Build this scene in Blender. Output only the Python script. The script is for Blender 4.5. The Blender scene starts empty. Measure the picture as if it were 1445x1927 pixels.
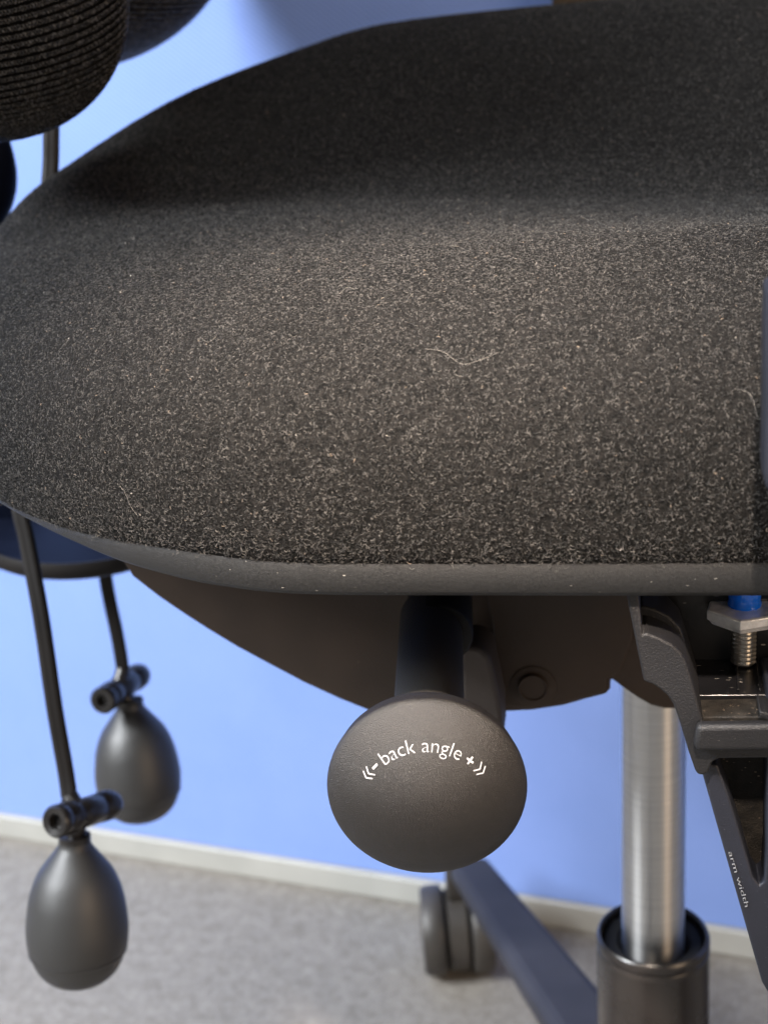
import bpy, bmesh, math, random
import numpy as np
from mathutils import Vector, Matrix
from math import sin, cos, pi, radians, sqrt
random.seed(7); rng = np.random.default_rng(7)
SC = bpy.context.scene
COL = SC.collection

# ---------------------------------------------------------------- camera
PITCH, ROLL, YAW = radians(21), radians(4.0), radians(9.7)
FPX, PW, PH = 2800.0, 1445.0, 1927.0
Fw = np.array([-sin(YAW)*cos(PITCH), cos(YAW)*cos(PITCH), -sin(PITCH)])
Rt = np.array([cos(YAW), sin(YAW), 0.0])
Dn = np.cross(Fw, Rt)
CAM = np.array([-0.0126856, -0.5759024, 0.6826022])

def ray(px, py):
    u, v = (px-PW/2)/FPX, (py-PH/2)/FPX
    c, s = cos(ROLL), sin(ROLL)
    return Fw + (c*u-s*v)*Rt + (s*u+c*v)*Dn
def at(px, py, d):                       # point seen at a pixel, d metres deep
    return Vector(CAM + d*ray(px, py))
def ony(px, py, Y):                      # point seen at a pixel on a plane of constant Y
    r = ray(px, py); return Vector(CAM + (Y-CAM[1])/r[1]*r)

cd = bpy.data.cameras.new('camera'); cam = bpy.data.objects.new('camera', cd); COL.objects.link(cam)
cs, sn = cos(ROLL), sin(ROLL)
ix = Vector(cs*Rt + sn*Dn)               # image right
iy = Vector(-sn*Rt + cs*Dn)              # image down
M3 = Matrix((ix, -iy, -Vector(Fw))).transposed()
cam.matrix_world = Matrix.Translation(Vector(CAM)) @ M3.to_4x4()
cd.sensor_fit = 'VERTICAL'; cd.sensor_height = 36.0; cd.lens = FPX/PH*36.0
cd.clip_start = 0.01; cd.clip_end = 50
cd.dof.use_dof = True; cd.dof.focus_distance = 0.44; cd.dof.aperture_fstop = 14.0
SC.camera = cam

# ---------------------------------------------------------------- light
W = bpy.data.worlds.new('World'); SC.world = W; W.use_nodes = True
bg = W.node_tree.nodes['Background']; bg.inputs[0].default_value = (0.93, 0.96, 1.0, 1); bg.inputs[1].default_value = 0.22
def area(name, loc, target, size, power, col, sy=None):
    l = bpy.data.lights.new(name, 'AREA'); l.energy = power; l.color = col; l.size = size
    if sy: l.shape = 'RECTANGLE'; l.size_y = sy
    o = bpy.data.objects.new(name, l); COL.objects.link(o); o.location = loc
    o.rotation_euler = (Vector(target)-Vector(loc)).to_track_quat('-Z', 'Y').to_euler(); return o
area('cool_ceiling_lamp', (-2.35, -1.30, 2.55), (-0.1, 0, 0.4), 1.15, 250, (0.93, 0.965, 1.0), 1.15)
area('hall_ceiling_panel', (-0.4, -0.5, 3.0), (-0.1, 0.1, 0.0), 1.2, 42, (0.97, 0.98, 1.0))
area('warm_reflection_fill', (1.7, -1.5, 1.2), (0.0, 0, 0.2), 0.9, 25, (1.0, 0.72, 0.48), 1.4)  # unseen warm fill, added for tan reflections on the piston and right side
sl = bpy.data.lights.new('warm_track_spot', 'SPOT'); sl.energy = 3400; sl.color = (1.0, 0.83, 0.68); sl.shadow_soft_size = 0.10; sl.spot_size = radians(4.6); sl.spot_blend = 1.0
so = bpy.data.objects.new('warm_track_spot', sl); COL.objects.link(so); so.location = (-0.10, -1.60, 2.55)
so.rotation_euler = (Vector((-0.068, -0.188, 0.567))-Vector(so.location)).to_track_quat('-Z', 'Y').to_euler()
SC.view_settings.view_transform = 'Standard'; SC.view_settings.look = 'None'
SC.view_settings.exposure = 0.0; SC.view_settings.gamma = 1.0

# ---------------------------------------------------------------- materials
def nodes(m):
    m.use_nodes = True; nt = m.node_tree; return nt, nt.nodes['Principled BSDF']
def N(nt, t, **kw):
    n = nt.nodes.new(t)
    for k, v in kw.items():
        if k in n.inputs: n.inputs[k].default_value = v
        else: setattr(n, k, v)
    return n
def ramp(nt, fac, stops):
    r = nt.nodes.new('ShaderNodeValToRGB'); e = r.color_ramp.elements
    while len(e) < len(stops): e.new(0.5)
    for el, (p, c) in zip(e, stops): el.position = p; el.color = (*c, 1)
    nt.links.new(fac, r.inputs[0]); return r
def plastic(name, col, rough=0.5, spec=0.5, grain=900, bump=0.25, var=0.25, dust=0.0, dustcol=(0.55, 0.5, 0.44), dscale=260, metallic=0.0, dist=0.0004, tone=28.0):
    """moulded plastic or metal: blotchy tone, pebble grain, sparse lint specks"""
    m = bpy.data.materials.new(name); nt, p = nodes(m)
    tc = N(nt, 'ShaderNodeTexCoord')
    n1 = N(nt, 'ShaderNodeTexNoise', Scale=float(tone), Detail=5.0); nt.links.new(tc.outputs['Object'], n1.inputs['Vector'])
    lo = tuple(c*(1-var) for c in col); hi = tuple(min(1, c*(1+var)) for c in col)
    r1 = ramp(nt, n1.outputs[0], [(0.3, lo), (0.7, hi)])
    out = r1.outputs[0]
    if dust > 0:
        mp = N(nt, 'ShaderNodeMapping'); mp.inputs['Scale'].default_value = (0.55, 2.6, 1.5); mp.inputs['Rotation'].default_value = (0.3, 0.5, 0.8)
        nt.links.new(tc.outputs['Object'], mp.inputs[0])
        v = N(nt, 'ShaderNodeTexVoronoi', Scale=float(dscale)); nt.links.new(mp.outputs[0], v.inputs['Vector'])
        n3 = N(nt, 'ShaderNodeTexNoise', Scale=60.0, Detail=3.0); nt.links.new(tc.outputs['Object'], n3.inputs['Vector'])
        mm = N(nt, 'ShaderNodeMath', operation='MULTIPLY'); mm.inputs[1].default_value = 0.42*dust
        nt.links.new(n3.outputs[0], mm.inputs[0])
        lt = N(nt, 'ShaderNodeMath', operation='LESS_THAN'); nt.links.new(v.outputs['Distance'], lt.inputs[0]); nt.links.new(mm.outputs[0], lt.inputs[1])
        sp = N(nt, 'ShaderNodeSeparateColor'); nt.links.new(v.outputs['Color'], sp.inputs[0])
        g2 = N(nt, 'ShaderNodeMath', operation='GREATER_THAN'); g2.inputs[1].default_value = 0.62; nt.links.new(sp.outputs[0], g2.inputs[0])
        m2 = N(nt, 'ShaderNodeMath', operation='MULTIPLY'); nt.links.new(lt.outputs[0], m2.inputs[0]); nt.links.new(g2.outputs[0], m2.inputs[1])
        mx = N(nt, 'ShaderNodeMix', data_type='RGBA'); m4 = N(nt, 'ShaderNodeMath', operation='MULTIPLY'); nt.links.new(m2.outputs[0], m4.inputs[0]); nt.links.new(sp.outputs[1], m4.inputs[1]); nt.links.new(m4.outputs[0], mx.inputs['Factor'])
        nt.links.new(out, mx.inputs['A']); mx.inputs['B'].default_value = (*dustcol, 1); out = mx.outputs['Result']
    nt.links.new(out, p.inputs['Base Color'])
    n2 = N(nt, 'ShaderNodeTexNoise', Scale=float(grain), Detail=3.0); nt.links.new(tc.outputs['Object'], n2.inputs['Vector'])
    b = N(nt, 'ShaderNodeBump', Strength=bump, Distance=dist); nt.links.new(n2.outputs[0], b.inputs['Height']); nt.links.new(b.outputs[0], p.inputs['Normal'])
    rr = N(nt, 'ShaderNodeMapRange'); rr.inputs['To Min'].default_value = rough*0.85; rr.inputs['To Max'].default_value = min(1, rough*1.15)
    nt.links.new(n1.outputs[0], rr.inputs['Value']); nt.links.new(rr.outputs[0], p.inputs['Roughness'])
    p.inputs['Specular IOR Level'].default_value = spec; p.inputs['Metallic'].default_value = metallic
    return m

M_rim = plastic('rim_plastic', (0.010, 0.010, 0.0102), 0.50, 0.5, 3200, 0.7, dust=0.42, dscale=480, dist=0.0003, var=0.45, tone=1400, dustcol=(0.26, 0.25, 0.23))
M_knob = plastic('knob_plastic', (0.009, 0.0075, 0.0066), 0.42, 0.62, 4200, 0.75, var=0.85, tone=1900, dust=0.3, dscale=700, dustcol=(0.2, 0.17, 0.15), dist=0.0004)
M_stem = plastic('stem_rubber', (0.030, 0.028, 0.026), 0.65, 0.2, 1200, 0.3, dust=0.18, dscale=380, dustcol=(0.1, 0.1, 0.12))
M_pan = plastic('pan_plastic', (0.036, 0.024, 0.017), 0.62, 0.35, 900, 0.3, dust=0.15, dscale=300, dustcol=(0.25, 0.2, 0.15))
M_bar = plastic('bar_plastic', (0.060, 0.048, 0.042), 0.6, 0.4)
M_black = plastic('black_plastic', (0.008, 0.008, 0.009), 0.35, 0.45, 700, 0.2, dust=0.55, dscale=240, dustcol=(0.28, 0.26, 0.23))
M_slide = plastic('black_gloss_slide', (0.006, 0.006, 0.007), 0.26, 0.5, 500, 0.08, dust=0.75, dscale=420, dustcol=(0.33, 0.31, 0.28))
M_cast = plastic('cast_bracket', (0.009, 0.009, 0.0105), 0.5, 0.45, 2300, 0.7, dust=0.36, dscale=900, dustcol=(0.24, 0.22, 0.20))
M_arm = plastic('arm_plastic', (0.014, 0.016, 0.025), 0.5, 0.45, 2000, 0.4, dust=0.36, dscale=900, dustcol=(0.22, 0.22, 0.25))
M_web = plastic('dusty_recess', (0.012, 0.010, 0.008), 0.7, 0.3, 1500, 0.8, var=0.6, tone=300, dust=0.8, dscale=900, dustcol=(0.30, 0.22, 0.16))
M_bulb = plastic('bulb_rubber', (0.022, 0.021, 0.020), 0.49, 0.9, 1900, 0.25, var=0.12, dust=0.08, dscale=300, dustcol=(0.1, 0.1, 0.1))
M_valve = plastic('valve_gloss', (0.014, 0.012, 0.011), 0.30, 0.55, 600, 0.08)
M_hose = plastic('hose_rubber', (0.012, 0.010, 0.009), 0.6, 0.25, 900, 0.15)
M_base = plastic('base_nylon', (0.034, 0.033, 0.040), 0.62, 0.4, 900, 0.2)
M_tube = plastic('lift_tube', (0.015, 0.013, 0.012), 0.27, 0.5, 700, 0.1)
M_cwheel = plastic('caster_nylon', (0.045, 0.039, 0.033), 0.5, 0.6, 600, 0.1)
M_rubber = plastic('dark_groove', (0.006, 0.006, 0.007), 0.6, 0.3, 600, 0.1)
M_print = plastic('white_print', (0.50, 0.51, 0.53), 0.6, 0.3, 900, 0.05, var=0.05)
M_navy = plastic('back_shell_gloss', (0.005, 0.007, 0.016), 0.5, 0.08, 500, 0.05)
M_back = plastic('back_foam', (0.004, 0.004, 0.004), 0.95, 0.02, 900, 0.5)
M_knit = plastic('knit_yarn', (0.050, 0.050, 0.052), 0.22, 0.7, 2500, 0.8, var=0.97, tone=800)
for n_ in M_knit.node_tree.nodes:  # glints painted into the yarn colour as pale flecks over near-black
    if n_.type == 'VALTORGB':
        e_ = n_.color_ramp.elements; e_[0].position = 0.50; e_[0].color = (0.010, 0.010, 0.010, 1); e_[1].position = 0.68; e_[1].color = (0.13, 0.13, 0.135, 1)
M_zinc = plastic('zinc_nut', (0.95, 0.98, 1.0), 0.30, 1.0, 420, 0.7, var=0.35, tone=220, metallic=0.25, dust=0.25, dscale=600, dustcol=(0.8, 0.85, 0.85))
M_thread = plastic('thread_steel', (0.62, 0.60, 0.56), 0.30, 0.5, 700, 0.2, metallic=1.0)
M_blue = plastic('blue_insert', (0.0, 0.17, 1.0), 0.15, 0.6, 400, 0.2, var=0.15)
M_print2 = plastic('faint_print', (0.24, 0.25, 0.27), 0.6, 0.3, 900, 0.05)
M_skirt = plastic('cream_profile', (0.46, 0.455, 0.42), 0.5, 0.3, 300, 0.1, var=0.06)
M_wood = plastic('brown_board', (0.07, 0.05, 0.03), 0.6, 0.3, 120, 0.1)

def steel():
    m = bpy.data.materials.new('brushed_piston'); nt, p = nodes(m)
    tc = N(nt, 'ShaderNodeTexCoord'); mp = N(nt, 'ShaderNodeMapping'); mp.inputs['Scale'].default_value = (1, 1, 40)
    nt.links.new(tc.outputs['Object'], mp.inputs[0])
    n = N(nt, 'ShaderNodeTexNoise', Scale=40.0, Detail=4.0); nt.links.new(mp.outputs[0], n.inputs['Vector'])
    r = ramp(nt, n.outputs[0], [(0.3, (0.50, 0.50, 0.50)), (0.7, (0.60, 0.60, 0.59))]); nt.links.new(r.outputs[0], p.inputs['Base Color'])
    p.inputs['Metallic'].default_value = 1.0; p.inputs['Roughness'].default_value = 0.34
    p.inputs['Anisotropic'].default_value = 0.92; p.inputs['Anisotropic Rotation'].default_value = 0.25
    tg = N(nt, 'ShaderNodeTangent'); tg.direction_type = 'RADIAL'; tg.axis = 'Z'; nt.links.new(tg.outputs[0], p.inputs['Tangent'])
    b = N(nt, 'ShaderNodeBump', Strength=0.03, Distance=0.0001); nt.links.new(n.outputs[0], b.inputs['Height']); nt.links.new(b.outputs[0], p.inputs['Normal'])
    return m
M_steel = steel()

def cloth_base():
    m = bpy.data.materials.new('wool_ground'); nt, p = nodes(m)
    tc = N(nt, 'ShaderNodeTexCoord')
    n = N(nt, 'ShaderNodeTexNoise', Scale=700.0, Detail=4.0, Distortion=1.5); nt.links.new(tc.outputs['Object'], n.inputs['Vector'])
    r = ramp(nt, n.outputs[0], [(0.4, (0.003, 0.003, 0.003)), (0.75, (0.018, 0.017, 0.016))]); nt.links.new(r.outputs[0], p.inputs['Base Color'])
    b = N(nt, 'ShaderNodeBump', Strength=0.7, Distance=0.0005); nt.links.new(n.outputs[0], b.inputs['Height']); nt.links.new(b.outputs[0], p.inputs['Normal'])
    p.inputs['Roughness'].default_value = 0.95; p.inputs['Specular IOR Level'].default_value = 0.1
    return m
M_wool = cloth_base()
def fibre(name, stops, rough=0.6):
    m = bpy.data.materials.new(name); nt, p = nodes(m)
    hi = N(nt, 'ShaderNodeHairInfo'); r = ramp(nt, hi.outputs['Random'], stops); nt.links.new(r.outputs[0], p.inputs['Base Color'])
    p.inputs['Roughness'].default_value = rough; p.inputs['Specular IOR Level'].default_value = 0.35
    return m
M_fibre = fibre('wool_fibre', [(0.0, (0.002, 0.002, 0.002)), (0.48, (0.011, 0.0107, 0.0104)), (0.80, (0.060, 0.057, 0.054)), (0.998, (0.125, 0.118, 0.110)), (1.0, (0.30, 0.23, 0.17))])
M_lint = fibre('pale_lint', [(0.0, (0.16, 0.15, 0.14)), (0.6, (0.30, 0.28, 0.26)), (1.0, (0.6, 0.56, 0.5))])

def wall_mat():
    m = bpy.data.materials.new('blue_partition_fabric'); nt, p = nodes(m)
    tc = N(nt, 'ShaderNodeTexCoord')
    mp = N(nt, 'ShaderNodeMapping'); mp.inputs['Scale'].default_value = (1, 1, 1)
    nt.links.new(tc.outputs['Object'], mp.inputs[0])
    wv = N(nt, 'ShaderNodeTexWave', Scale=180.0, Distortion=1.0); wv.bands_direction = 'DIAGONAL'; nt.links.new(mp.outputs[0], wv.inputs['Vector'])
    n = N(nt, 'ShaderNodeTexNoise', Scale=9.0, Detail=8.0, Roughness=0.7); nt.links.new(tc.outputs['Object'], n.inputs['Vector'])
    r = ramp(nt, n.outputs[0], [(0.25, (0.225, 0.358, 0.80)), (0.75, (0.262, 0.400, 0.87))])
    mx = N(nt, 'ShaderNodeMix', data_type='RGBA'); mx.inputs['Factor'].default_value = 0.06; nt.links.new(r.outputs[0], mx.inputs['A']); nt.links.new(wv.outputs[0], mx.inputs['B'])
    nt.links.new(mx.outputs['Result'], p.inputs['Base Color'])
    b = N(nt, 'ShaderNodeBump', Strength=0.4, Distance=0.0006); nt.links.new(wv.outputs[0], b.inputs['Height']); nt.links.new(b.outputs[0], p.inputs['Normal'])
    p.inputs['Roughness'].default_value = 0.9; p.inputs['Specular IOR Level'].default_value = 0.15
    return m
def carpet_mat():
    m = bpy.data.materials.new('needle_felt_carpet'); nt, p = nodes(m)
    tc = N(nt, 'ShaderNodeTexCoord')
    n = N(nt, 'ShaderNodeTexNoise', Scale=105.0, Detail=8.0, Roughness=0.85, Distortion=0.8); nt.links.new(tc.outputs['Object'], n.inputs['Vector'])
    n2 = N(nt, 'ShaderNodeTexNoise', Scale=900.0, Detail=4.0, Distortion=2.0); nt.links.new(tc.outputs['Object'], n2.inputs['Vector'])
    r = ramp(nt, n.outputs[0], [(0.30, (0.26, 0.237, 0.205)), (0.5, (0.41, 0.378, 0.335)), (0.68, (0.57, 0.53, 0.475))])
    r2 = ramp(nt, n2.outputs[0], [(0.3, (0.55, 0.55, 0.55)), (0.7, (1.0, 1.0, 1.0))])
    mx = N(nt, 'ShaderNodeMix', data_type='RGBA', blend_type='MULTIPLY'); mx.inputs['Factor'].default_value = 1.0
    nt.links.new(r.outputs[0], mx.inputs['A']); nt.links.new(r2.outputs[0], mx.inputs['B']); nt.links.new(mx.outputs['Result'], p.inputs['Base Color'])
    b = N(nt, 'ShaderNodeBump', Strength=0.8, Distance=0.002); nt.links.new(n2.outputs[0], b.inputs['Height']); nt.links.new(b.outputs[0], p.inputs['Normal'])
    p.inputs['Roughness'].default_value = 0.95; p.inputs['Specular IOR Level'].default_value = 0.1
    return m

# ---------------------------------------------------------------- mesh helpers
CHAIR = bpy.data.objects.new('office_chair', None); COL.objects.link(CHAIR)
CHAIR['label'] = 'black wool office chair with round side knob and two hanging squeeze bulbs'
CHAIR['category'] = 'office chair'

def link(name, me, mat, parent=None, smooth=True, kind=None, label=None):
    me.name = name
    if mat is not None and len(me.materials) == 0: me.materials.append(mat)
    o = bpy.data.objects.new(name, me); COL.objects.link(o)
    if parent is not None: o.parent = parent
    if smooth: me.shade_smooth()
    if kind: o['kind'] = kind
    if label: o['label'] = label
    return o
def mesh(vs, fs):
    me = bpy.data.meshes.new('m'); me.from_pydata([tuple(v) for v in vs], [], fs); me.update(); return me
def bevel(o, w, seg=3, ang=35):
    b = o.modifiers.new('bevel', 'BEVEL'); b.width = w; b.segments = seg; b.limit_method = 'ANGLE'; b.angle_limit = radians(ang); b.use_clamp_overlap = True
def sharp(o, ang=35):
    me = o.data; bm = bmesh.new(); bm.from_mesh(me)
    for e in bm.edges:
        if len(e.link_faces) == 2: e.smooth = e.calc_face_angle(0) < radians(ang)
    bm.to_mesh(me); bm.free()
def prism(name, pts, vec, mat, parent=None, bev=0.001, label=None, seg=3):
    """closed outline (3-D points in a plane) given thickness along vec"""
    bm = bmesh.new(); vec = Vector(vec)
    a = [bm.verts.new(p) for p in pts]; b = [bm.verts.new(Vector(p)+vec) for p in pts]
    n = len(pts); bm.faces.new(a); bm.faces.new(b[::-1])
    for i in range(n): bm.faces.new((a[i], b[i], b[(i+1) % n], a[(i+1) % n]))
    bmesh.ops.recalc_face_normals(bm, faces=bm.faces)
    me = bpy.data.meshes.new(name); bm.to_mesh(me); bm.free()
    o = link(name, me, mat, parent, label=label); sharp(o)
    if bev: bevel(o, bev, seg)
    return o
def frame(axis):
    z = Vector(axis).normalized(); x = z.orthogonal().normalized(); return x, z.cross(x), z
def lathe(name, prof, origin, axis, mat, parent=None, seg=48, ang=40, label=None, cap=True):
    """profile [(r, h)...] turned about an axis"""
    x, y, z = frame(axis); o0 = Vector(origin); vs = []; fs = []
    for r, h in prof:
        for k in range(seg):
            t = 2*pi*k/seg; vs.append(o0+z*h+(x*cos(t)+y*sin(t))*max(r, 1e-5))
    for i in range(len(prof)-1):
        for k in range(seg):
            a = i*seg+k; b = i*seg+(k+1) % seg; fs.append((a, b, b+seg, a+seg))
    if cap: fs.append(tuple(range(seg))[::-1]); fs.append(tuple(range((len(prof)-1)*seg, len(prof)*seg)))
    o = link(name, mesh(vs, fs), mat, parent, label=label)
    bm = bmesh.new(); bm.from_mesh(o.data); bmesh.ops.recalc_face_normals(bm, faces=bm.faces); bm.to_mesh(o.data); bm.free()
    sharp(o, ang); return o
def catmull(P, n, closed=False):
    P = [Vector(p) for p in P]; out = []; m = len(P); segs = m if closed else m-1
    for i in range(segs):
        if closed: p0, p1, p2, p3 = P[i-1], P[i], P[(i+1) % m], P[(i+2) % m]
        else: p0, p1, p2, p3 = P[max(i-1, 0)], P[i], P[i+1], P[min(i+2, m-1)]
        for k in range(n):
            t = k/n; out.append(0.5*((2*p1)+(p2-p0)*t+(2*p0-5*p1+4*p2-p3)*t*t+(3*p1-p0-3*p2+p3)*t**3))
    if not closed: out.append(P[-1])
    return out
def sweep(name, path, prof, mat, parent=None, up=(0, 0, 1), closed=False, scale=None, cap=True, ang=40, label=None):
    """2-D profile carried along a path; profile x = side, y = up"""
    n = len(path); m = len(prof); vs = []; fs = []
    for i, p in enumerate(path):
        if closed: t = path[(i+1) % n]-path[i-1]
        else: t = path[min(i+1, n-1)]-path[max(i-1, 0)]
        t = t.normalized(); s = t.cross(Vector(up)).normalized(); u = s.cross(t)
        k = scale[i] if scale else 1.0
        for a, b in prof: vs.append(Vector(p)+s*a*k+u*b*k)
    for i in range(n if closed else n-1):
        j = (i+1) % n
        for k in range(m): fs.append((i*m+k, i*m+(k+1) % m, j*m+(k+1) % m, j*m+k))
    if cap and not closed: fs.append(tuple(range(m))[::-1]); fs.append(tuple(range((n-1)*m, n*m)))
    o = link(name, mesh(vs, fs), mat, parent, label=label)
    bm = bmesh.new(); bm.from_mesh(o.data); bmesh.ops.recalc_face_normals(bm, faces=bm.faces); bm.to_mesh(o.data); bm.free()
    sharp(o, ang); return o
def circ(r, n=16, ry=None): return [(r*cos(2*pi*k/n), (ry or r)*sin(2*pi*k/n)) for k in range(n)]
def sstep(a, b, x):
    t = np.clip((np.asarray(x, float)-a)/(b-a), 0, 1); return t*t*(3-2*t)

# ---------------------------------------------------------------- the room: carpet, partition, profile
S = 6.0
o = link('carpet', mesh([(-S, -S, 0), (S, -S, 0), (S, S, 0), (-S, S, 0)], [(0, 1, 2, 3)]), carpet_mat()); o['kind'] = 'structure'
wp0 = Vector((-0.162, 0.359, 0)); wd = Vector((0.248, -0.051, 0)).normalized(); wn = Vector((wd.y, -wd.x, 0))   # towards the camera
WALL = bpy.data.objects.new('partition_wall', None); COL.objects.link(WALL)
WALL['label'] = 'light blue fabric partition with a cream profile along its foot, behind the chair'; WALL['category'] = 'partition wall'
def wslab(name, s0, s1, z0, z1, t0, t1, mat, bev, parent):
    P = [wp0+wd*s+wn*t1+Vector((0, 0, z)) for s, z in ((s0, z0), (s1, z0), (s1, z1), (s0, z1))]
    return prism(name, P, -wn*(t1-t0), mat, parent, bev)
wslab('fabric_panel', -2.5, 2.0, 0.021, 2.2, -0.03, 0.0, wall_mat(), 0.002, WALL)
wslab('base_profile', -2.5, 2.0, 0.0, 0.021, -0.03, 0.004, M_skirt, 0.0015, WALL)
bx = wslab('brown_board', 0.120, 0.9, 0.612, 1.9, 0.004, 0.022, M_wood, 0.001, None)
bx['label'] = 'dark brown board fixed on the blue partition above the far seat edge'; bx['category'] = 'board'

# ---------------------------------------------------------------- seat cushion
half = [(-.284, 0), (-.281, -.032), (-.270, -.066), (-.249, -.100), (-.220, -.1315), (-.190, -.160), (-.164, -.1815), (-.144, -.194), (-.125, -.2025), (-.100, -.2080), (-.05, -.209),
        (.02, -.209), (.09, -.208), (.15, -.198), (.195, -.165), (.218, -.11), (.226, -.05)]
far = [(.226, .05), (.218, .11), (.195, .165), (.15, .198), (.09, .208), (.02, .209), (-.05, .209), (-.11, .208), (-.155, .201), (-.198, .183), (-.235, .153), (-.262, .112), (-.279, .066), (-.284, .030)]
plan = half + [(.227, 0)] + far
PL = catmull([(x, y, 0) for x, y in plan], 12, True)
PLa = np.array([(p.x, p.y) for p in PL]); NP = len(PLa)
CEN = np.array([-0.03, 0.0])
RIMZ = 0.5265-0.0085*sstep(-0.125, -0.215, PLa[:, 0])      # the fabric reaches lower round the rear corners
def ztop(x, y):
    z = 0.585 + 0*x
    z = z + 0.007*np.exp(-((y+0.13)/0.05)**2)*sstep(-0.20, 0.05, x)+0.004*sstep(-0.26, -0.1, x)
    z = z + 0.064*sstep(0.010, 0.175, y)*(0.55+0.45*sstep(-0.31, -0.12, x))
    z = z + 0.019*sstep(-0.15, -0.28, x)*sstep(-0.03, 0.06, y)
    z = z - 0.007*np.exp(-((y-0.01)/0.07)**2)*sstep(-0.20, 0.05, x)
    z = z + 0.006*sstep(-0.20, 0.04, x)*sstep(0.04, 0.16, y) - 0.003*sstep(0.0, 0.1, y)
    z = z - 0.012*sstep(0.10, 0.22, x)
    return z
def cush(i, rho):
    """surface point on contour index array i at radial 0..1.. (rho>1 = under the bulge)"""
    p = PLa[i]; d = p-CEN; RIMT = RIMZ[i]
    rr = np.clip(rho, 0, 1)
    ph = np.clip(rho-1, 0, 1)               # 0..1 lower side, from equator to rim
    q = CEN + d*np.clip(rho, 0, 1)[:, None]
    g = (1-rr**9)**0.42
    eq = 0.30                               # equator height fraction
    zt = ztop(q[:, 0], q[:, 1]); ze = RIMT+(zt-RIMT)*0.22
    z = ze+(zt-ze)*g
    z = np.where(rho > 1, ze-(ze-RIMT+0.003)*np.sin(ph*pi/2), z)
    nrm = d/np.linalg.norm(d, axis=1)[:, None]
    off = 0.0035*np.sin(np.clip(rho-0.6, 0, 0.4)/0.4*pi/2) - np.where(rho > 1, 0.0045*(1-np.cos(ph*pi/2)), 0)
    q = q+nrm*off[:, None]
    return np.column_stack([q, z])
rhos = np.concatenate([1-(1-np.linspace(0, 1, 70)**1.0)**2.2*1.0, 1+np.linspace(0, 1, 8)[1:]])
rhos = np.sort(rhos)
rings = []
idx = np.arange(NP)
for r in rhos: rings.append(cush(idx, np.full(NP, max(r, 0.004))))
V = np.vstack(rings); Fc = []
for a in range(len(rhos)-1):
    for k in range(NP): Fc.append((a*NP+k, a*NP+(k+1) % NP, (a+1)*NP+(k+1) % NP, (a+1)*NP+k))
Fc.append(tuple(range(NP))[::-1])
cushion = link('seat_cushion', mesh(V, Fc), M_wool, CHAIR)
bm = bmesh.new(); bm.from_mesh(cushion.data); bmesh.ops.recalc_face_normals(bm, faces=bm.faces); bm.to_mesh(cushion.data); bm.free()

def hair(name, pos, npts, rad, mat, parent, kind='stuff'):
    n = len(pos)//npts
    cu = bpy.data.hair_curves.new(name); cu.add_curves([npts]*n)
    cu.attributes['position'].data.foreach_set('vector', pos.astype(np.float32).ravel())
    ra = cu.attributes.get('radius') or cu.attributes.new('radius', 'FLOAT', 'POINT')
    ra.data.foreach_set('value', rad.astype(np.float32).ravel())
    cu.materials.append(mat)
    o = bpy.data.objects.new(name, cu); COL.objects.link(o); o.parent = parent
    if kind: o['kind'] = kind
    return o
def sample(n, keep):
    A, B, Cc, Dd = [], [], [], []
    q = np.array([f for f in Fc if len(f) == 4]); P0, P1, P2, P3 = (V[q[:, k]] for k in range(4))
    cen = (P0+P1+P2+P3)/4
    nr = np.cross(P2-P0, P3-P1); ar = np.linalg.norm(nr, axis=1)/2; nr = nr/np.maximum(2*ar, 1e-12)[:, None]
    out = cen-np.array([CEN[0], CEN[1], 0.50]); nr = np.where((np.sum(nr*out, axis=1) < 0)[:, None], -nr, nr)
    w = ar*keep(cen); w /= w.sum()
    s = rng.choice(len(q), n, p=w); u, v = rng.random(n)[:, None], rng.random(n)[:, None]
    p = (P0[s]*(1-u)+P1[s]*u)*(1-v)+(P3[s]*(1-u)+P2[s]*u)*v
    return p, nr[s]
def nap(name, n, keep, L0, L1, lift, rad, mat, curl=(0.6, 2.6), npts=6):
    p, nr = sample(n, keep)
    a = rng.normal(size=(n, 3)); t = a-nr*np.sum(a*nr, axis=1)[:, None]; t /= np.linalg.norm(t, axis=1)[:, None]
    b = np.cross(nr, t)
    L = rng.uniform(L0, L1, n); K = rng.uniform(*curl, n)*rng.choice([-1, 1], n); K2 = rng.normal(0, 1.3, n); h = lift*rng.random(n)**1.5
    pos = np.zeros((n, npts, 3)); cur = p-nr*0.0001; th = np.zeros(n)
    for k in range(npts):
        s = k/(npts-1)
        pos[:, k] = cur + nr*(h*np.sin(pi*(0.12+0.88*s)*0.95))[:, None]
        th = (K+K2*s)*(s+1/npts)
        cur = cur+(t*np.cos(th)[:, None]+b*np.sin(th)[:, None])*(L/npts)[:, None]
    r = np.tile(np.array([1]+[1]*(npts-2)+[0.45])*1.0, (n, 1))*rad*rng.uniform(0.6, 1.25, n)[:, None]
    return hair(name, pos.reshape(-1, 3), npts, r, mat, cushion)
keepf = lambda c: np.where(c[:, 0] < 0.11, 1.0, 0.02)*np.where(c[:, 1] < 0.05, 1.0, 0.7)
nap('wool_nap', 700000, keepf, 0.0007, 0.0018, 0.0005, 0.000060, M_fibre, (0.8, 3.8), 5)
nap('loose_hairs', 1100, keepf, 0.003, 0.006, 0.0014, 0.000028, M_fibre, (0.5, 3.0), 9)
nap('seam_fuzz', 2200, lambda c: ((c[:, 2] < 0.534) & (c[:, 0] < 0.1) & (c[:, 1] < 0.0)).astype(float), 0.0012, 0.0028, 0.0018, 0.00004, M_fibre, (0.5, 3.0), 7)
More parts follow.
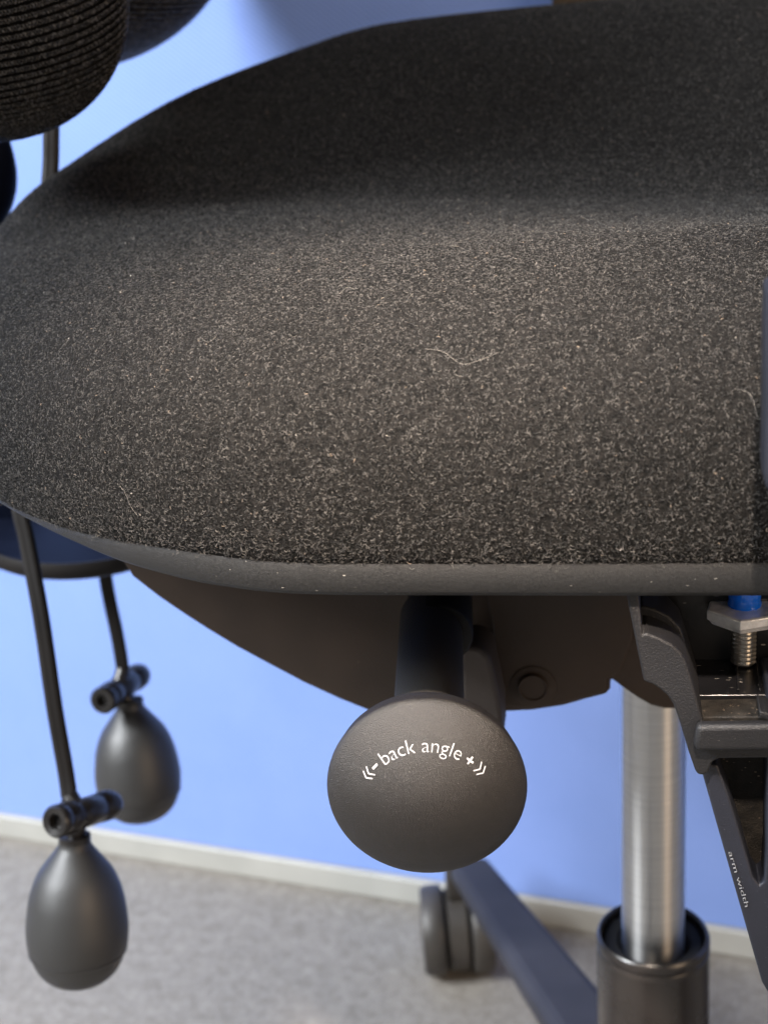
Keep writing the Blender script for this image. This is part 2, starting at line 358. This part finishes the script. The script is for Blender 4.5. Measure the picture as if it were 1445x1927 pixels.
# pale lint: a few long strands and many tiny snippets
def strand(pxs, lift=0.0012):
    pts = []
    dg = bpy.context.evaluated_depsgraph_get()
    for (x, y) in pxs:
        r = Vector(ray(x, y)).normalized(); hit, loc, no, fi = cushion.ray_cast(Vector(CAM), r)
        if hit: pts.append(loc+no*lift)
    return pts
bpy.context.view_layer.update()
lint = [[(232, 912), (243, 928), (252, 950), (266, 968)], [(800, 662), (835, 668), (870, 690), (905, 682), (940, 668)],
        [(380, 640), (395, 650), (410, 640)], [(1380, 735), (1410, 745), (1424, 790)], [(640, 560), (655, 548), (668, 552)],
        [(855, 708), (862, 711), (870, 712)], [(765, 575), (770, 568), (778, 560)], [(1090, 410), (1105, 420), (1120, 418)], [(560, 420), (568, 430), (575, 440)]]
for ss in lint:
    pts = strand(ss)
    if len(pts) < 3: continue
    pth = catmull(pts, 3); pos = np.array([tuple(p) for p in pth])
    hair('lint_strand', pos, len(pos), np.full(len(pos), 0.000015), M_lint, cushion, None)
nap('lint_specks', 260, keepf, 0.0005, 0.0012, 0.0008, 0.00008, M_lint, (0, 1), 4)

# ---------------------------------------------------------------- seat rim and pan
def rimsweep(name, prof, mat, parent):
    vs = []; fs = []; m = len(prof)
    for i in range(NP):
        t = Vector((*(PLa[(i+1) % NP]-PLa[i-1]), 0)).normalized(); sd = Vector((-t.y, t.x, 0))
        if sd.dot(Vector((*(PLa[i]-CEN), 0))) < 0: sd = -sd
        k = (RIMZ[i]-0.5145)/0.0125
        for a_, b_ in prof: vs.append(Vector((*PLa[i], 0.5145+b_*k))+sd*(a_-0.0045))
    for i in range(NP):
        for k in range(m): fs.append((i*m+k, i*m+(k+1) % m, ((i+1) % NP)*m+(k+1) % m, ((i+1) % NP)*m+k))
    o = link(name, mesh(vs, fs), mat, parent); bm = bmesh.new(); bm.from_mesh(o.data); bmesh.ops.recalc_face_normals(bm, faces=bm.faces); bm.to_mesh(o.data); bm.free()
    sharp(o, 60); return o
rim = rimsweep('seat_rim', [(0.0030, 0.0128), (0.0046, 0.0124), (0.0053, 0.0105), (0.0056, 0.0065), (0.0050, 0.0022), (0.0038, 0.0004), (0.0026, 0.0), (-0.012, 0.0), (-0.012, 0.0128)], M_rim, CHAIR)
rimsweep('rim_lip', [(0.0046+0.0006*cos(t), 0.0122+0.0006*sin(t)) for t in np.linspace(0, 2*pi, 9)[:-1]], M_rim, rim)
# underside of the seat: flat tray closing the rim
bm = bmesh.new(); bm.faces.new([bm.verts.new((CEN[0]+(p.x-CEN[0])*0.97, p.y*0.97, 0.5160)) for p in PL]); me = bpy.data.meshes.new('tray'); bm.to_mesh(me); bm.free()
link('seat_tray', me, M_pan, CHAIR, smooth=False)

Yp = -0.075
pan_px = [(215, 1030), (250, 1085), (300, 1124), (350, 1158), (400, 1190), (450, 1220), (510, 1252), (570, 1284), (640, 1316), (700, 1340), (780, 1352), (860, 1350), (920, 1341), (1000, 1337), (1060, 1328),
          (1105, 1315), (1140, 1306), (1148, 1296), (1148, 1284), (1150, 1278), (1170, 1293), (1200, 1314), (1225, 1328), (1250, 1334), (1330, 1334), (1330, 1030)]
pan = prism('seat_pan', [ony(x, y, Yp) for x, y in pan_px], (0, 0.16, 0), M_pan, CHAIR, 0.004, seg=4)
# boss, bar and recess on the pan
def disc(px, py, Y, rpx, depth, h, mat, name, parent, prof=None):
    c = ony(px, py, Y); r = rpx/FPX*depth
    return lathe(name, prof(r, h) if prof else [(r, 0), (r, h*0.7), (r*0.92, h), (0, h)], c, (0, -1, 0), mat, parent)
disc(1003, 1290, Yp-0.0016, 28, 0.55, 0.0035, M_pan, 'screw_boss', pan, lambda r, h: [(r*1.0, -.002), (r, h*0.6), (r*0.95, h*0.75), (r*0.88, h*0.72), (r*0.84, h*0.6), (0, h*0.6)])
disc(1003, 1292, Yp-0.0016, 44, 0.55, 0.0006, M_pan, 'boss_pad', pan)
prism('raised_plate', [ony(x, y, Yp) for x, y in ((912, 1100), (926, 1170), (936, 1240), (946, 1326), (1000, 1330), (1056, 1321), (1100, 1309), (1134, 1300), (1141, 1292), (1140, 1276), (1166, 1262), (1190, 1200), (1190, 1100))], (0, -0.0016, 0), M_pan, pan, 0.0012)
bar = prism('link_bar', [ony(x, y, -0.10) for x, y in ((868, 1222), (885, 1216), (905, 1222), (922, 1238), (934, 1290), (944, 1340), (946, 1400), (868, 1400))], (0, 0.02, 0), M_bar, CHAIR, 0.002)
# mechanism housing round the top of the lift
lathe('mechanism_housing', [(0.0, 0.380), (0.016, 0.380), (0.022, 0.386), (0.034, 0.44), (0.04, 0.50), (0, 0.50)], (0.004, 0, 0), (0, 0, 1), M_pan, CHAIR)

# ---------------------------------------------------------------- back angle knob
KD = 0.425
kc = at(803, 1484, KD); KR = 188/FPX*KD
ax = Vector((0.104, -1, 0.0)).normalized(); sx_ = Vector((-ax.y, ax.x, 0))
Rr = KR
def domez(r): return 0.0125*(1-(min(r, Rr*0.9999)/Rr)**2)**0.85
prof = [(Rr*0.0, -0.010), (Rr*0.86, -0.010), (Rr*0.955, -0.0072), (Rr*0.988, -0.0030), (Rr*0.992, -0.0022), (Rr*1.0, -0.0018), (Rr*1.003, -0.0009), (Rr*0.997, 0.0)]
prof += [(Rr*r, domez(Rr*r)) for r in (0.975, 0.94, 0.9, 0.85, 0.78, 0.7, 0.6, 0.5, 0.4, 0.3, 0.2, 0.1, 0.0)]
prof = [p for p in prof if p[0] < Rr*0.99 or p[1] <= 0]
knob = lathe('back_angle_knob', prof, kc, ax, M_knob, CHAIR, seg=96, ang=70)
sr = 70/FPX*(KD+0.02)
lathe('knob_stem', [(sr, -0.008), (sr, -0.114), (sr*0.93, -0.1175), (0, -0.118)], kc, ax, M_stem, knob, ang=50)
lathe('stem_collar', [(sr*1.00, -0.100), (sr*1.06, -0.101), (sr*1.06, -0.13), (0, -0.13)], kc+Vector((0.0030, 0, 0.0)), ax, M_rubber, knob, ang=50)
def textmesh(s, size, bold=0.0):
    cu = bpy.data.curves.new('t', 'FONT'); cu.body = s; cu.size = size; cu.offset = bold; cu.resolution_u = 4; cu.fill_mode = 'BOTH'; cu.extrude = 0.00006
    o = bpy.data.objects.new('t', cu); COL.objects.link(o); bpy.context.view_layer.update()
    me = bpy.data.meshes.new_from_object(o.evaluated_get(bpy.context.evaluated_depsgraph_get())); bpy.data.objects.remove(o)
    vs = [tuple(v.co) for v in me.vertices]; fs = [tuple(p.vertices) for p in me.polygons]; return vs, fs
kv, kf = [], []
def add(vs, fs):
    b = len(kv); kv.extend(vs); kf.extend([tuple(b+i for i in f) for f in fs])
RB = 0.0170                                        # baseline radius
ts = 0.0051
tv, tf = textmesh('back angle', ts, -0.00011); wdt = max(v[0] for v in tv)
# densify long faces is unnecessary at this size; bend along the arc
SX = 0.0222/wdt; MID = radians(-4.0)
def place(vs, arc0):                                # arc length coordinate from top, + = right
    out = []
    for x, y, z in vs:
        r = RB+y; a = (arc0+x)/RB
        out.append((r*sin(a), r*cos(a), z))
    return out
t0 = -0.0222/2-0.0008
add(place([(x*SX, y*SX if False else y, z) for x, y, z in tv], t0), tf)
def quad(x0, y0, x1, y1): return [(x0, y0, 0.00006), (x1, y0, 0.00006), (x1, y1, 0.00006), (x0, y1, 0.00006)], [(0, 1, 2, 3)]
def stroke(p, q, w):
    dx, dy = q[0]-p[0], q[1]-p[1]; L = sqrt(dx*dx+dy*dy); nx, ny = -dy/L*w/2, dx/L*w/2
    return [(p[0]+nx, p[1]+ny, 6e-5), (p[0]-nx, p[1]-ny, 6e-5), (q[0]-nx, q[1]-ny, 6e-5), (q[0]+nx, q[1]+ny, 6e-5)], [(0, 1, 2, 3)]
v, f_ = stroke((0, .0016), (.0018, .0016), .00055); add(place(v, t0-0.0030), f_)
pl0 = t0+0.0222+0.0016
v, f_ = stroke((0, .0016), (.0021, .0016), .00045); add(place(v, pl0), f_)
v, f_ = stroke((.00105, .00055), (.00105, .00265), .00045); add(place([(a, b, 7e-5) for a, b, c in v], pl0), f_)
for k in range(2):
    for (p, q) in (((0, .0017), (.0010, .0032)), ((0, .0017), (.0010, 0.0002))):
        v, f_ = stroke(p, q, .0003); add(place(v, t0-0.0062+k*0.0014), f_)
        v, f_ = stroke((.0012-p[0], p[1]), (.0012-q[0], q[1]), .0003); add(place(v, pl0+0.0034+k*0.0014), f_)
kv = [kc+sx_*x+ax*(domez(sqrt(x*x+y*y))+0.00016+z)+Vector((0, 0, y)) for x, y, z in kv]
link('printed_lettering', mesh(kv, kf), M_print, knob, smooth=False, label='white curved words back angle between minus, plus and double chevrons')

# ---------------------------------------------------------------- gas lift
lift = lathe('gas_lift', [(0.0, 0.06), (0.0270, 0.06), (0.0256, 0.2420), (0.0257, 0.2432), (0.0252, 0.2441), (0.0249, 0.2447), (0.0252, 0.2454), (0.0257, 0.2462), (0.0257, 0.2480), (0.0252, 0.2497), (0.0243, 0.2505), (0.0236, 0.2500), (0.0232, 0.2480), (0.0230, 0.2300), (0.0, 0.2350)], (0, 0, 0), (0, 0, 1), M_tube, CHAIR, seg=64, ang=60)
lathe('piston', [(0.0142, 0.232), (0.0142, 0.3270), (0.0142, 0.3275), (0.01412, 0.3277), (0.01412, 0.3279), (0.0142, 0.3281), (0.0142, 0.3286), (0.0142, 0.40)], (0, 0, 0), (0, 0, 1), M_steel, lift, seg=64)
lathe('bushing', [(0.0231, 0.2402), (0.0231, 0.2450), (0.0215, 0.2465), (0.0170, 0.2455), (0.0155, 0.2430), (0.0144, 0.2420)], (0, 0, 0), (0, 0, 1), M_rubber, lift, seg=64, cap=False)

# ---------------------------------------------------------------- star base and casters
hub = lathe('base_hub', [(0.0, 0.062), (0.036, 0.062), (0.039, 0.066), (0.038, 0.138), (0.033, 0.146), (0.0275, 0.147), (0.0275, 0.10)], (0, 0, 0), (0, 0, 1), M_base, CHAIR, cap=False)
cx, cy = -0.1175, 0.266
A0 = math.atan2(cy, cx+0.006); RL = sqrt(cx*cx+cy*cy)
def rot(o, a): o.rotation_euler = (0, 0, a)
legs = []
def make_leg():
    n = 14; vs = []; fs = []
    for i in range(n+1):
        s = i/n; x = 0.026+s*(RL-0.014)
        w = 0.0225-0.0080*s; zt = 0.145-0.050*s; th = 0.020-0.006*s
        pr = [(-w, zt-0.006), (-w*0.72, zt), (w*0.72, zt), (w, zt-0.006), (w*0.9, zt-th), (-w*0.9, zt-th)]
        vs += [(x, a, b) for a, b in pr]
    for i in range(n):
        for k in range(6): fs.append((i*6+k, i*6+(k+1) % 6, (i+1)*6+(k+1) % 6, (i+1)*6+k))
    fs.append(tuple(range(6))[::-1]); fs.append(tuple(range(n*6, n*6+6)))
    me = mesh(vs, fs); bm = bmesh.new(); bm.from_mesh(me); bmesh.ops.recalc_face_normals(bm, faces=bm.faces); bm.to_mesh(me); bm.free()
    return me
lm = make_leg(); csts = []
def caster_parts():
    body = lathe('caster', [(0.0, -0.008), (0.026, -0.008), (0.0285, -0.006), (0.0285, 0.006), (0.026, 0.008), (0, 0.008)], (0, 0, 0.0315), (1, 0, 0), M_cwheel, CHAIR, seg=40, ang=50)
    for s in (-1, 1):
        w = lathe('wheel', [(0.0, 0.0095), (0.0300, 0.0095), (0.0310, 0.0105), (0.0312, 0.0160), (0.0308, 0.0215), (0.0290, 0.0245), (0.012, 0.0252), (0, 0.0252)], (0, 0, 0.0315), (s, 0, 0), M_cwheel, body, seg=48, ang=50)
        lathe('tread_gap', [(0.0, 0.0078), (0.0270, 0.0078), (0.0270, 0.0098), (0, 0.0098)], (0, 0, 0.0315), (s, 0, 0), M_rubber, body)
    hood = prism('hood', [Vector((-0.006, y, z)) for y, z in ((-0.006, 0.058), (-0.010, 0.066), (-0.009, 0.092), (0.006, 0.096), (0.013, 0.074), (0.022, 0.060), (0.020, 0.052), (0.0, 0.056))], (0.012, 0, 0), M_cwheel, body, 0.002)
    return body
import copy as _c
for k in range(5):
    a = A0+2*pi*k/5
    lo = link('base_leg', lm, M_base, CHAIR); lo.rotation_euler = (0, 0, a); lo.modifiers.new('b', 'BEVEL').width = 0.002
    sharp(lo) if k == 0 else None
    legs.append(lo)
    c = caster_parts() if k == 0 else None
    if k == 0: c0 = c; kids = list(c.children)
    else:
        c = c0.copy(); COL.objects.link(c); c.parent = CHAIR
        for ch in kids:
            d = ch.copy(); COL.objects.link(d); d.parent = c
    c.location = (RL*cos(a)*1.0, RL*sin(a)*1.0, 0)
    if k == 0: c.location = (-0.129, 0.288, 0)
    c.rotation_euler = (0, 0, (radians(10) if k == 0 else random.uniform(0, 6)))

# ---------------------------------------------------------------- hand pumps
def bulbprof(R, L):
    # h from neck (0) down to L
    pts = [(0.0, 0.0), (0.30, 0.0), (0.31, 0.012), (0.34, 0.05), (0.53, 0.135), (0.745, 0.235), (0.895, 0.36), (0.965, 0.48), (1.0, 0.60), (0.985, 0.70), (0.955, 0.755), (0.945, 0.762), (0.930, 0.770), (0.87, 0.83), (0.76, 0.895), (0.60, 0.945), (0.42, 0.975), (0.22, 0.992), (0.0, 1.0)]
    head = catmull([(a, b, 0) for a, b in pts[2:11]], 4); tail = catmull([(a, b, 0) for a, b in pts[12:]], 4)
    pr = [(0, 0), (0.30*R, 0)]+[(p.x*R, p.y*L) for p in head]+[(0.967*R, 0.7555*L), (0.967*R, 0.7590*L)]+[(p.x*R, p.y*L) for p in tail]
    return pr
def twin(w, h):
    out = []
    for k in range(24):
        t = 2*pi*k/24; x = cos(t); y = sin(t); out.append((w*x, h*y*(0.68+0.32*abs(x)**0.6*1.0)+0.0))
    return out
def pump(d, hose_px, hosed, neck, bot, wpx, va, vb, vd, vr, hw):
    n = at(*neck, d); R = wpx/2/FPX*d*1.01
    b = at(bot[0], bot[1]-0.16*wpx, d+0.012); axv = (b-n).normalized(); L = (b-n).length*1.06
    bulb = lathe('pump_bulb', bulbprof(R, L), n, axv, M_bulb, CHAIR, seg=64, ang=75)
    lathe('neck_collar', [(R*0.28, -0.002), (R*0.315, -0.0018), (R*0.315, 0.0008), (R*0.29, 0.0012)], n, axv, M_valve, bulb)
    a = at(*va, vd[0]); c = at(*vb, vd[1]); Lv = (c-a).length
    val = lathe('release_valve', [(0.0, 0.004), (vr*0.42, 0.004), (vr*0.5, 0.0006), (vr*0.9, 0.0), (vr*1.06, 0.0012), (vr*1.06, Lv*0.10), (vr*0.96, Lv*0.12), (vr*0.96, Lv*0.15), (vr*1.06, Lv*0.17), (vr*1.06, Lv*0.27), (vr*0.86, Lv*0.30), (vr*0.80, Lv*0.36), (vr*0.90, Lv*0.40), (vr*0.98, Lv*0.42), (vr*0.98, Lv*0.70), (vr*0.90, Lv*0.72), (vr*0.90, Lv*0.75), (vr*1.02, Lv*0.77), (vr*1.02, Lv*0.93), (vr*0.84, Lv), (0, Lv)], a, c-a, M_valve, CHAIR, seg=40, ang=45)
    m = a.lerp(c, 0.42)
    lathe('bulb_port', [(vr*0.55, 0), (vr*0.62, (n-m).length*1.0)], m, n-m, M_valve, val)
    h = [at(x, y, dd) for (x, y), dd in zip(hose_px, hosed)]
    m2 = h[-1]
    lathe('hose_port', [(hw*0.9, 0.0), (hw*1.15, 0.0), (hw*1.15, 0.004), (hw*1.3, 0.0045), (hw*1.3, (m-m2).length)], m2, m-m2, M_valve, val)
    pth = catmull(h, 8)
    hs = sweep('pump_hose', pth, twin(hw, hw*0.72), M_hose, CHAIR, up=(0.15, -1, 0))
    return bulb
pump(0.66, [(97, 180), (97, 260), (94, 340), (75, 520), (45, 760), (36, 930), (52, 1020), (78, 1160), (103, 1330), (124, 1450), (131, 1500)], [0.66, 0.66, 0.66, 0.65, 0.65, 0.65, 0.65, 0.65, 0.655, 0.66, 0.66],
     (141, 1578), (149, 1866), 191, (103, 1547), (213, 1512), (0.640, 0.680), 0.0068, 0.0037)
pump(0.79, [(170, 930), (195, 1060), (205, 1120), (222, 1200), (232, 1262)], [0.77, 0.775, 0.78, 0.785, 0.79],
     (245, 1322), (268, 1557), 160, (192, 1320), (266, 1268), (0.768, 0.812), 0.0068, 0.0036)

# ---------------------------------------------------------------- rear support under the backrest
ring_c = at(160, 995, 0.775); ring_c.z = at(150, 1085, 0.72).z
rr_ = 0.056
lathe('support_dish', [(0.0, -0.004), (rr_*0.9, -0.004), (rr_*0.98, -0.001), (rr_*1.0, 0.003), (rr_*0.97, 0.0065), (rr_*0.93, 0.006), (rr_*0.90, 0.002), (0, 0.001)], ring_c, (0.05, -0.02, 1), M_hose, CHAIR, seg=72, ang=60).data.materials[0] = M_hose
lathe('dish_floor', [(0.0, 0.0), (rr_*0.89, 0.0), (rr_*0.89, 0.0035), (0, 0.0035)], ring_c, (0.05, -0.02, 1), M_navy, CHAIR, seg=48)
sp = [at(-70, 200, 0.70), at(-40, 280, 0.70), at(-30, 345, 0.71), at(-60, 430, 0.72), at(-110, 600, 0.74), at(-60, 850, 0.78), at(60, 1000, 0.80)]
sweep('back_spine', catmull(sp, 8), circ(0.016, 20, 0.011), M_navy, CHAIR, up=(0, -1, 0.01))

# ---------------------------------------------------------------- backrest with knitted cover
def lobe(name, base, axis, rx, ry, rb, top, rows, xdir, label, sp_, amp, rad):
    z = Vector(axis).normalized(); x = Vector(xdir); x = (x-z*x.dot(z)).normalized(); y = z.cross(x)
    def pt(t, h, k=1.0):
        # h measured from the lowest point; superelliptic foot then straight
        g = 1.0 if h > rb else (1-(1-h/rb)**2.2)**0.5
        if h > top-rb: g *= (1-((h-(top-rb))/rb)**2.4)**0.5 if h < top else 0.0
        return base+z*h+x*(rx*g*k*cos(t))+y*(ry*g*k*sin(t))
    hs = [0.0004, 0.002, 0.004, 0.007, 0.011, 0.016, 0.022, 0.030, 0.040, 0.052]+list(np.linspace(rb*1.02, top-rb, 12))+[top-rb*0.6, top-rb*0.3, top-rb*0.1, top-0.001]
    hs = sorted(set(h for h in hs if h < top)); n = 72
    vs = [pt(2*pi*k/n, h) for h in hs for k in range(n)]; fs = []
    for i in range(len(hs)-1):
        for k in range(n): fs.append((i*n+k, i*n+(k+1) % n, (i+1)*n+(k+1) % n, (i+1)*n+k))
    fs.append(tuple(range(n))[::-1]); fs.append(tuple(range((len(hs)-1)*n, len(hs)*n)))
    o = link(name, mesh(vs, fs), M_back, CHAIR, label=label)
    bm = bmesh.new(); bm.from_mesh(o.data); bmesh.ops.recalc_face_normals(bm, faces=bm.faces); bm.to_mesh(o.data); bm.free()
    # knitted courses: a wavering loop-stitched yarn along every course, real relief
    pos = []; radl = []; cnt = []
    # walk the profile by arc length
    h = 0.0006; prev = pt(0, h); acc = 0; levels = []
    while h < min(rows, top-0.002):
        h2 = h+0.0001; p = pt(0, h2); q = pt(pi/2, h2)
        acc += max((p-prev).length, (0.0001)); prev = p; h = h2
        if acc > sp_: levels.append(h); acc = 0
    for li, h in enumerate(levels):
        per = 2*pi*sqrt((rx*rx+ry*ry)/2)*max(0.05, (1.0 if h > rb else (1-(1-h/rb)**2.2)**0.5))
        m = int(per/0.00055)
        for ply in range(2):
            P = []
            for k in range(m+1):
                t = 2*pi*k/m; ph = k*0.00055/0.0024*2*pi+ply*pi+li*1.3
                dh = amp*cos(ph)+random.gauss(0, amp*0.10); out = 0.0006+rad*0.9*sin(ph*1.0)
                hh = max(0.0002, h+dh); p = pt(t, hh); c = base+z*hh
                d = (p-c); d = d.normalized() if d.length > 1e-6 else x
                P.append(tuple(p+d*out))
            pos += P; cnt.append(len(P)); radl += [rad*random.uniform(0.75, 1.1) for _ in P]
    cu = bpy.data.hair_curves.new('knit_courses'); cu.add_curves(cnt)
    cu.attributes['position'].data.foreach_set('vector', np.array(pos, np.float32).ravel())
    ra = cu.attributes.get('radius') or cu.attributes.new('radius', 'FLOAT', 'POINT'); ra.data.foreach_set('value', np.array(radl, np.float32))
    cu.materials.append(M_knit); ho = bpy.data.objects.new('knit_courses', cu); COL.objects.link(ho); ho.parent = o; ho['kind'] = 'stuff'
    return o
lobe('back_bolster', at(22, 243, 0.61), (0.03, -0.38, 1), 0.0585, 0.046, 0.060, 0.26, 0.095, (1, 0, 0), 'near knitted bolster of the backrest', 0.0032, 0.00085, 0.00032)
lobe('back_cushion', at(62, 128, 0.76), (0.20, -0.05, 1), 0.100, 0.08, 0.095, 0.50, 0.075, (1, 0.2, 0), 'far knitted side of the backrest', 0.0033, 0.00075, 0.00035)

# upper backrest, unseen above the frame, shaped to shade the far seat
bp = []
for k in range(17):
    t = radians(-62+124*k/16); bp.append(Vector((-0.15-0.17*cos(t)*1.0, 0.185+0.18*sin(t)*1.0, 0.90)))
sweep('upper_backrest', bp, [(a*0.030, b*0.232) for a, b in ((-1, -.9), (-.6, -1), (.6, -1), (1, -.9), (1, .9), (.6, 1), (-.6, 1), (-1, .9))], M_back, CHAIR)

# ---------------------------------------------------------------- armrest bracket at the right
YA = -0.205
def P(lst, Y): return [ony(x, y, Y) for x, y in lst]
# glossy slide plate seen from above
def onz(px, py, Z):
    r = ray(px, py); return Vector(CAM+(Z-CAM[2])/r[2]*r)
zsl = ony(1380, 1308, YA+0.012).z
slide = prism('arm_slide', [onz(x, y, zsl) for x, y in ((1312, 1308), (1600, 1306), (1560, 1085), (1255, 1085))], (0, 0, -0.0065), M_slide, CHAIR, 0.0006)
for xa, xb in ((1386, 1368), (1428, 1402)):
    prism('slide_ridge', [onz(x, y, zsl+0.0002) for x, y in ((xa, 1300), (xa+5, 1300), (xb+5, 1085), (xb, 1085))], (0, 0, 0.0006), M_slide, slide, 0.0002)
# cast saddle
sad = [(1178, 1110), (1182, 1140), (1211, 1282), (1228, 1288), (1244, 1299), (1258, 1312), (1267, 1327), (1275, 1350), (1282, 1372), (1294, 1412), (1307, 1450), (1312, 1458), (1322, 1459), (1331, 1455), (1336, 1444), (1340, 1434), (1352, 1428),
       (1600, 1424), (1600, 1372), (1326, 1372), (1318, 1340), (1302, 1284), (1290, 1246), (1280, 1228), (1262, 1212), (1240, 1201), (1216, 1192), (1208, 1195), (1200, 1110)]
bracket = prism('arm_bracket', P(sad, YA), (0, 0.030, 0), M_cast, CHAIR, 0.0012)
prism('bracket_flap', P([(1201, 1146), (1206, 1140), (1232, 1147), (1258, 1160), (1280, 1183), (1290, 1215), (1276, 1205), (1250, 1192), (1203, 1176)], YA+0.012), (0, 0.014, 0), M_cast, bracket, 0.001)
prism('bracket_floor', P([(1320, 1349), (1600, 1348), (1600, 1376), (1326, 1376)], YA+0.002), (0, 0.03, 0), M_web, bracket, 0.0005)
prism('bracket_lip', P([(1311, 1367), (1600, 1364), (1600, 1413), (1308, 1415), (1305, 1400)], YA-0.004), (0, 0.004, 0), M_cast, bracket, 0.0014)
prism('back_block', P([(1206, 1090), (1600, 1090), (1600, 1330), (1318, 1330), (1300, 1270), (1284, 1225), (1262, 1205), (1215, 1188)], YA+0.034), (0, 0.03, 0), M_black, bracket, 0.001)
prism('slide_stop', P([(1428, 1338), (1450, 1345), (1450, 1360), (1428, 1348)], YA-0.002), (0, 0.01, 0), M_cast, bracket, 0.0005)
# arm upright: slanted strip, web and right flange
YU = YA+0.006
up = prism('arm_upright', P([(1316, 1440), (1350, 1440), (1372, 1500), (1396, 1580), (1416, 1650), (1428, 1668), (1437, 1660), (1441, 1600), (1442, 1400), (1441, 1335), (1448, 1316), (1640, 1316), (1600, 1700), (1560, 1850), (1500, 1885), (1462, 1878), (1444, 1868), (1433, 1850), (1423, 1815)], YU), (0, 0.026, 0), M_arm, CHAIR, 0.0007)
prism('recess_web', P([(1325, 1420), (1450, 1420), (1450, 1690), (1410, 1690)], YU+0.011), (0, 0.012, 0), M_web, up, 0.0005)
# words on the slanted strip
tv, tf = textmesh('arm width', 1.0, -0.012)
w1 = max(v[0] for v in tv)
p0, p1 = ony(1369, 1602, YU), ony(1401, 1706, YU)
ex = (p1-p0)/w1; nrm_ = Vector((-(p1-p0).z, 0, (p1-p0).x)).normalized()
Lh = 0.0019
av = [p0+ex*x+nrm_*(-1 if nrm_.x < 0 else 1)*(y*Lh) + Vector((0, -0.00025-z*1.5, 0)) for x, y, z in tv]
link('printed_lettering', mesh(av, tf), M_print2, up, smooth=False, label='white words arm width printed along the slanted strip')
# near arm post sliver beside the seat
prism('arm_post', P([(1443, 540), (1440, 640), (1439, 800), (1437, 890), (1440, 918), (1452, 935), (1475, 945), (1475, 540)], -0.245), (0, 0.012, 0), M_arm, CHAIR, 0.002)

# hex nut, blue insert, thread
nd = 0.432
nc = at(1400, 1137, nd)
def hexlathe(name, prof, origin, mat, parent, seg=6, a0=0.35):
    vs = []; fs = []
    for r, h in prof:
        for k in range(seg): t = a0+2*pi*k/seg; vs.append(Vector(origin)+Vector((r*cos(t), r*sin(t), h)))
    for i in range(len(prof)-1):
        for k in range(seg): fs.append((i*seg+k, i*seg+(k+1) % seg, (i+1)*seg+(k+1) % seg, (i+1)*seg+k))
    fs.append(tuple(range(seg))[::-1]); fs.append(tuple(range((len(prof)-1)*seg, len(prof)*seg)))
    o = link(name, mesh(vs, fs), mat, parent, smooth=True)
    bm = bmesh.new(); bm.from_mesh(o.data); bmesh.ops.recalc_face_normals(bm, faces=bm.faces); bm.to_mesh(o.data); bm.free(); sharp(o, 15); return o
nut = hexlathe('hex_nut', [(0.0080, -0.0056), (0.0100, -0.0048), (0.0108, -0.0036), (0.0116, -0.0030), (0.0116, -0.0004), (0.0112, 0.0)], nc, M_zinc, CHAIR); bevel(nut, 0.0004, 2, 12)
lathe('blue_insert', [(0.0, -0.001), (0.0046, -0.001), (0.0049, 0.0008), (0.0045, 0.0016), (0.0047, 0.0030), (0.0047, 0.012), (0, 0.012)], nc, (0, 0, 1), M_blue, nut, label='bright blue insert on top of the nut')
th = []
for k in range(9):
    h = -0.0068-k*0.00135
    th += [(0.0030, h), (0.0037, h-0.00055), (0.0037, h-0.00075)]
th += [(0.0028, -0.0192), (0, -0.0196)]
lathe('bolt_thread', [(0, -0.006), (0.0030, -0.006)]+th, nc, (0.0, 0, 1), M_thread, nut, seg=32, ang=20)
